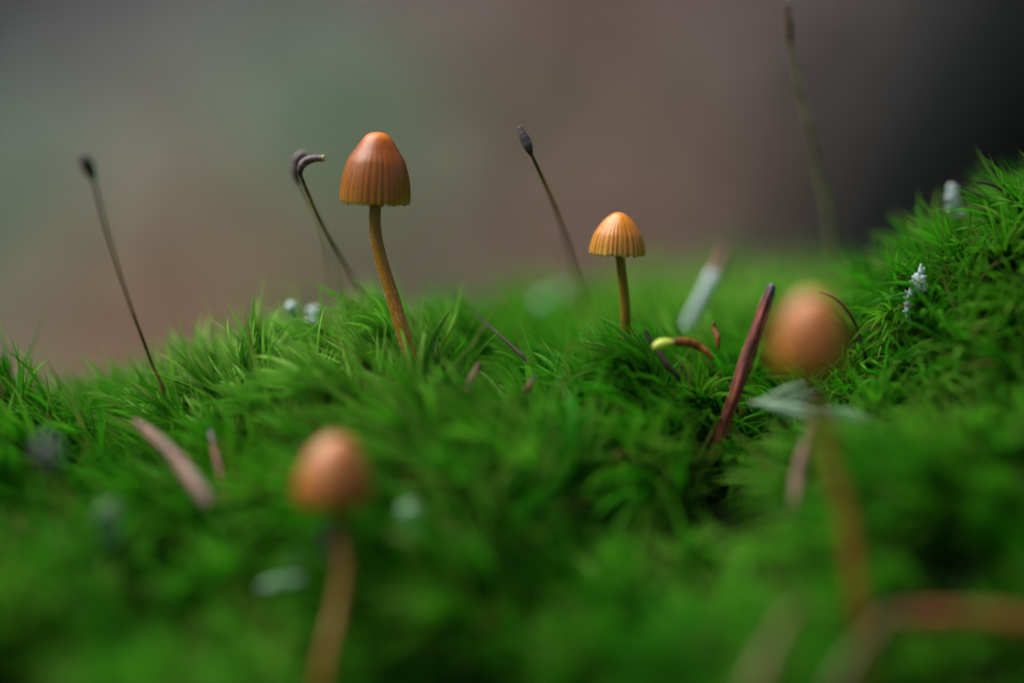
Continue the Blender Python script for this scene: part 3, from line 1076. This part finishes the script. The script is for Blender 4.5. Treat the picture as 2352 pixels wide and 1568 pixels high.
def lichen(label, stalk, head, mat, seed, flakes=0, group="pale lichens in the moss"):
    """stalk (px, py, width, depth) foot to top; head (px, py, rx px, rz px, depth)"""
    o0 = P(stalk[0][0], stalk[0][1], stalk[0][3])
    root = tag(empty("lichen", o0), label, "lichen", group)
    pts = [list(P(a, b, dd) - o0) + [px2m(ww, dd) / 2] for a, b, ww, dd in stalk]
    sp = spline(pts, 26)
    v, f, t = tube(sp[:, :3], np.maximum(sp[:, 3], 2e-5), 12, noise=.38, seed=seed)
    st = link("stalk", make_mesh("stalk", v, f, {"t": t}), mat, root)
    for k, (a, b, rx, rz, dd) in enumerate(head):
        V, Fc = lump(P(a, b, dd) - o0, px2m(rx, dd), px2m(rz, dd), seed + k)
        link("head", make_mesh("head", V, Fc), mat, root)
    if flakes:
        rg = np.random.default_rng(seed)
        fv, ff = [], []
        for _ in range(flakes):
            i = rg.integers(2, 25)
            p = sp[i, :3]; a = rg.uniform(0, 6.28)
            nn = np.array([math.cos(a), math.sin(a), rg.uniform(-.3, .5)]); nn /= np.linalg.norm(nn)
            ss = np.cross(nn, [0, 0, 1.0]); ss /= np.linalg.norm(ss)
            L = rg.uniform(.6, 1.5) * sp[i, 3] + .0001; wd = L * .5
            c0 = p + nn * sp[i, 3] * .7
            b = len(fv)
            fv += [c0 - ss * wd * .4, c0 + ss * wd * .4, c0 + nn * L * .6 + ss * wd, c0 + nn * L + np.array([0, 0, L * .3]), c0 + nn * L * .6 - ss * wd, c0 + nn * L * .5 + np.array([0, 0, L * .25])]
            ff += [(b, b + 1, b + 5), (b + 1, b + 2, b + 5), (b + 2, b + 3, b + 5), (b + 3, b + 4, b + 5), (b + 4, b, b + 5)]
        fo = link("flakes", make_mesh("flakes", fv, ff), mat, st)
        fo["kind"] = "stuff"
    return root


lichen("white knobbed lichen stalk standing in moss left of its twin, by the tall mushroom",
       [(705, 810, 20, .290), (692, 765, 18, .290), (680, 735, 19, .2895), (671, 715, 20, .289)], [(670, 708, 14, 15, .289)], MAT['lichen'], 21)
lichen("white lichen knob hunched between its twin and the tall mushroom",
       [(716, 810, 22, .291), (718, 765, 20, .291), (720, 740, 20, .291), (722, 725, 18, .291)], [(722, 718, 15, 15, .291), (712, 742, 12, 10, .290)], MAT['lichen'], 22)
lichen("tiny white lichen tuft at the feet of the two knobbed lichens",
       [(680, 820, 12, .287), (676, 795, 10, .287), (674, 775, 9, .287), (676, 758, 6, .287)], [(640, 792, 11, 8, .286), (676, 776, 7, 9, .287)], MAT['lichen'], 23)
lichen("ragged white lichen on a flaky mint stalk in the high moss",
       [(2090, 745, 9, .2788), (2084, 715, 13, .2788), (2088, 690, 16, .2788), (2098, 668, 20, .2788), (2108, 645, 24, .2788), (2114, 625, 14, .2788), (2115, 605, 4, .2788)],
       [(2112, 650, 16, 20, .2788), (2122, 662, 9, 12, .2785), (2103, 640, 9, 9, .2788)], MAT['lichen'], 24, flakes=40)
lichen("white lichen stub below the crest of the high moss",
       [(2196, 500, 20, .2895), (2190, 475, 22, .2895), (2186, 450, 20, .2895), (2184, 428, 15, .2895)], [(2184, 430, 9, 8, .2895)], MAT['lichen'], 25, flakes=16)
lichen("bluish white lichen patch blurred behind the straight capsuled spore stalk",
       [(1275, 745, 40, .318), (1270, 715, 44, .318), (1268, 690, 44, .318), (1275, 665, 20, .318)], [(1252, 695, 26, 14, .318), (1288, 680, 22, 18, .319)], MAT['lichen_green'], 26)
lichen("mint green lichen lump low in the moss",
       [(950, 1260, 34, .2585), (948, 1225, 36, .2585), (945, 1195, 40, .2585), (942, 1165, 26, .2585)], [(944, 1178, 27, 24, .2585), (962, 1215, 16, 14, .2582)], MAT['lichen_green'], 27)
lichen("dull grey green lichen lump below the slanting pinkish needle",
       [(262, 1250, 36, .256), (258, 1220, 36, .256), (252, 1195, 40, .256), (250, 1165, 22, .256)], [(250, 1182, 28, 26, .256)], MAT['lichen_dull'], 28)
lichen("small pale lichen beside the long stem in the hollow",
       [(690, 1330, 22, .2595), (684, 1305, 24, .2595), (676, 1285, 26, .2595), (664, 1268, 18, .2595)], [(676, 1284, 20, 14, .2595)], MAT['lichen_dull'], 29)
lichen("greyish lichen shred under the small pale one",
       [(600, 1350, 18, .2575), (630, 1340, 22, .2575), (665, 1333, 26, .2575), (700, 1335, 16, .2575)], [(672, 1332, 18, 10, .2575)], MAT['lichen_green'], 30)
lichen("grey violet lichen scale against the long stem",
       [(765, 1300, 18, .2565), (760, 1270, 24, .2562), (752, 1240, 26, .256), (744, 1215, 14, .256)], [(752, 1240, 14, 18, .256)], MAT['capsule_grey'], 31)
# the pale sprig across the near stem: a row of tapering blades
o0 = P(1722, 926, .2705)
rt = tag(empty("lichen_sprig", o0), "feathery pale green lichen sprig lying across a mushroom stem", "lichen")
for path in ([(1722, 926, 6, .2705), (1775, 929, 15, .270), (1830, 938, 19, .2695), (1885, 948, 15, .269), (1915, 950, 5, .269)],
             [(1735, 924, 6, .2705), (1775, 908, 12, .2708), (1815, 890, 13, .271), (1850, 878, 5, .2715)],
             [(1760, 926, 6, .2705), (1800, 914, 13, .271), (1842, 903, 13, .271), (1880, 896, 5, .271)],
             [(1770, 928, 6, .2705), (1810, 924, 13, .271), (1850, 918, 12, .271), (1880, 916, 5, .271)],
             [(1750, 930, 6, .2705), (1800, 948, 13, .269), (1850, 962, 13, .2685), (1880, 966, 5, .268)],
             [(1740, 928, 6, .2705), (1790, 938, 12, .269), (1830, 950, 12, .2685), (1865, 956, 5, .268)],
             [(1878, 944, 6, .269), (1915, 944, 17, .2687), (1955, 952, 19, .2683), (1990, 962, 12, .268), (2002, 966, 5, .268)],
             [(1885, 954, 6, .269), (1920, 958, 14, .2687), (1955, 964, 14, .2683), (1985, 968, 6, .268)]):
    pts = [list(P(a, b, dd) - o0) + [px2m(ww, dd) / 2] for a, b, ww, dd in path]
    sp = spline(pts, 18)
    v, f, t = tube(sp[:, :3], np.maximum(sp[:, 3], 1e-5), 10, .4, noise=.15, seed=int(path[0][0]))
    link("blade", make_mesh("blade", v, f, {"t": t}), MAT['lichen_green'], rt)
# pale stick with a brown end, far side of the crest
o0 = P(1580, 745, .299)
rt = tag(empty("lichen_stick", o0), "grey white lichened stick with brown end leaning behind the moss crest", "stick")
for nm, path, m_ in (("stick", [(1572, 760, 22, .299), (1592, 724, 26, .299), (1618, 676, 30, .299), (1640, 625, 26, .300)], MAT['lichen']),
                     ("brown_end", [(1640, 640, 24, .302), (1650, 612, 26, .303), (1660, 585, 20, .304), (1666, 565, 8, .305)], MAT['bark_scrap'])):
    pts = [list(P(a, b, dd) - o0) + [px2m(ww, dd) / 2] for a, b, ww, dd in path]
    sp = spline(pts, 20)
    v, f, t = tube(sp[:, :3], np.maximum(sp[:, 3], 1e-5), 12, .7, groove=.1, noise=.12, seed=9)
    link(nm, make_mesh(nm, v, f, {"t": t}), m_, rt)
strip_thing("dead_leaf", "pinkish dead leaf blurred behind the moss, left of the bluish white lichen", "leaf",
            [(1120, 720, 40, .325), (1150, 690, 60, .326), (1190, 670, 56, .327), (1230, 668, 24, .328)], MAT['needle_pink'], .2, 14, .05, seed=19)

# ------------------------------------------------------------------ single shoots that stand clear of the carpet
LONE = [
    # px, py of the tip, height px, depth, lean x, yaw, kind, label
    (30, 735, 170, .280, -.05, 2.8, 10, "lone spear of moss rising highest on the low end of the crest"),
    (62, 790, 120, .279, .1, 1.0, 10, "short moss spear beside the lone high spear at the low end"),
    (1482, 705, 170, .281, -.1, 3.3, 10, "dark slender moss spear between the small mushroom and the curved orange needle"),
    (1365, 712, 190, .281, -.4, 2.9, 11, "moss shoot sweeping against the foot of the small mushroom"),
    (1510, 735, 150, .280, .35, .2, 10, "moss spear bending over the curved orange needle"),
    (1250, 570, 170, .330, .05, 1.2, 10, "blurred moss spear by the stalk with the straight capsule"),
    (1705, 480, 190, .345, .05, 2.2, 10, "blurred olive moss spear behind the upright reddish needle"),
    (2222, 400, 250, .281, 0.0, 2.0, 10, "broad upright moss blade in front of the white lichen stub"),
    (2252, 330, 200, .2895, -.35, 3.0, 11, "moss shoot leaning out at the very crest above the white lichen stub"),
    (2215, 385, 170, .2895, -.3, 2.9, 10, "thin moss spear beside the white lichen stub"),
    (2120, 450, 190, .290, -.7, 3.1, 11, "arching moss shoot on the crest above the ragged white lichen"),
    (1945, 600, 210, .2855, -.3, 2.9, 10, "moss spear just above the lichen crossed mushroom's cap"),
    (2000, 555, 210, .288, -.55, 3.2, 11, "arching moss shoot between the lichen crossed mushroom's cap and the ragged white lichen"),
    (2335, 318, 180, .290, -.3, 2.8, 11, "highest moss shoot of all, at the top of the bank"),
    (800, 735, 170, .2805, -.55, 2.9, 11, "moss shoot leaning away from the foot of the tall mushroom"),
    (565, 742, 160, .283, -.9, 3.2, 11, "moss shoot sweeping low beyond the two white knobbed lichens"),
    (640, 740, 160, .284, -.6, 3.0, 11, "moss shoot under the two white knobbed lichens"),
    (520, 745, 190, .302, 0.0, 2.0, 10, "blurred upright moss spear between the lone stalk and the white lichens"),
]
rg = np.random.default_rng(77)
for (px, py, hp, d, lx, yaw, kd, lb) in LONE:
    tip = P(px, py, d)
    ax = Vector((lx, rg.normal(0, .08), 1)).normalized()
    h = px2m(hp, d)
    foot = tip - ax * h
    for _ in range(20):            # keep its foot in the ground
        if foot.z <= gz(foot) - .0008:
            break
        foot = foot - ax * .0008
        h += .0008
    q = ax.to_track_quat('Z', 'Y').to_matrix()
    o = link("moss_shoot", SHOOTS[kd], None, None, foot)
    o.rotation_euler = (q @ Matrix.Rotation(yaw, 3, 'Z')).to_euler()
    s_ = h / .0135
    o.scale = (s_, s_, s_)
    tag(o, lb, "moss shoot", "tall moss shoots along the crest")

# ------------------------------------------------------------------ the wood behind
# leaf litter on the slope
rg = np.random.default_rng(91)
NL = 3200
ly = np.concatenate([rg.uniform(.5, 1.3, 2000), rg.uniform(1.3, 5, NL - 2000)])
lx = (ly + .28) * rg.uniform(-.75, .75, NL)
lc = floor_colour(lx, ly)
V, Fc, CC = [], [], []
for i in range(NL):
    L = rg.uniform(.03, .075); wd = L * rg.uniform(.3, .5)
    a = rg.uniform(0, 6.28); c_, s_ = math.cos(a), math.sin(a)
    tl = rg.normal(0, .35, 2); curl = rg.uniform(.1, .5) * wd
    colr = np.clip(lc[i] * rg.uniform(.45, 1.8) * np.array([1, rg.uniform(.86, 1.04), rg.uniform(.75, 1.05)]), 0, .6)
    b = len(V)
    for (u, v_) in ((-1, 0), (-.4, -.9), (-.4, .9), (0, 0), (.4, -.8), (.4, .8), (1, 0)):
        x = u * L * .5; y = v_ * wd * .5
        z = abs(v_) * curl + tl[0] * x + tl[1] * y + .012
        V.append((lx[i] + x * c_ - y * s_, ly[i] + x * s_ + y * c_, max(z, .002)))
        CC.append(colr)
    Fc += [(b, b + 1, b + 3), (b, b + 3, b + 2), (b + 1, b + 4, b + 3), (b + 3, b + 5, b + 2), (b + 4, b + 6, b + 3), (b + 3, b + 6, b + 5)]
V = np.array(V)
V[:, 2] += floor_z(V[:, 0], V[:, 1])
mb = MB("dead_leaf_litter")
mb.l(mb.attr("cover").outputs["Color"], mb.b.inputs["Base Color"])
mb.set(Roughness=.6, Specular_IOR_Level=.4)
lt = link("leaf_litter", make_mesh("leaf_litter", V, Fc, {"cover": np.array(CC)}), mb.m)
lt["kind"] = "stuff"
tag(lt, "brown and grey dead leaf litter strewn over the forest floor behind", "leaf litter")

# dark trunk at the foot of the slope
mb = MB("dark_bark")
tc = mb.n("ShaderNodeTexCoord")
mp = mb.n("ShaderNodeMapping"); mp.inputs["Scale"].default_value = (1, 1, .25)
mb.l(tc.outputs["Object"], mp.inputs[0])
n = mb.noise(22, 6, mp.outputs[0], .65)
mb.l(mb.ramp(n, [(.35, (.003, .004, .004)), (.65, (.010, .013, .013)), (.8, (.012, .020, .012))]), mb.b.inputs["Base Color"])
mb.set(Roughness=.9, Specular_IOR_Level=.2)
mb.bump(n, .9, .05)
hit = floor_hit(2290, 330)
tx, ty = hit.x + .222, hit.y + .02
tz = float(floor_z(tx, ty))
tr = tag(empty("tree", (tx, ty, tz)), "dark tree trunk out of focus beyond the highest moss", "tree")
hs = np.array([-.2, 0, .15, .4, .8, 1.5, 3, 6, 10, 15])
pth = np.column_stack([.05 * np.sin(hs * .4), .04 * np.cos(hs * .5), hs])
pp = spline(np.column_stack([pth, [.20, .19, .18, .175, .165, .155, .14, .12, .09, .04]]), 60)
v, f, t = tube(pp[:, :3], pp[:, 3], 28, noise=.10, groove=.05, seed=5)
link("trunk", make_mesh("trunk", v, f, {"t": t}), mb.m, tr)
for k in range(6):
    a = k * 1.05 + .3
    rp = spline([(.10 * math.cos(a), .10 * math.sin(a), .17, .08), (.25 * math.cos(a), .25 * math.sin(a), .05 + .2 * math.sin(a), .055), (.46 * math.cos(a + .15), .46 * math.sin(a + .15), -.03 + .44 * math.sin(a + .15), .025)], 14)
    v, f, t = tube(rp[:, :3], rp[:, 3], 12, noise=.1, seed=k)
    link("root", make_mesh("root", v, f, {"t": t}), mb.m, tr)
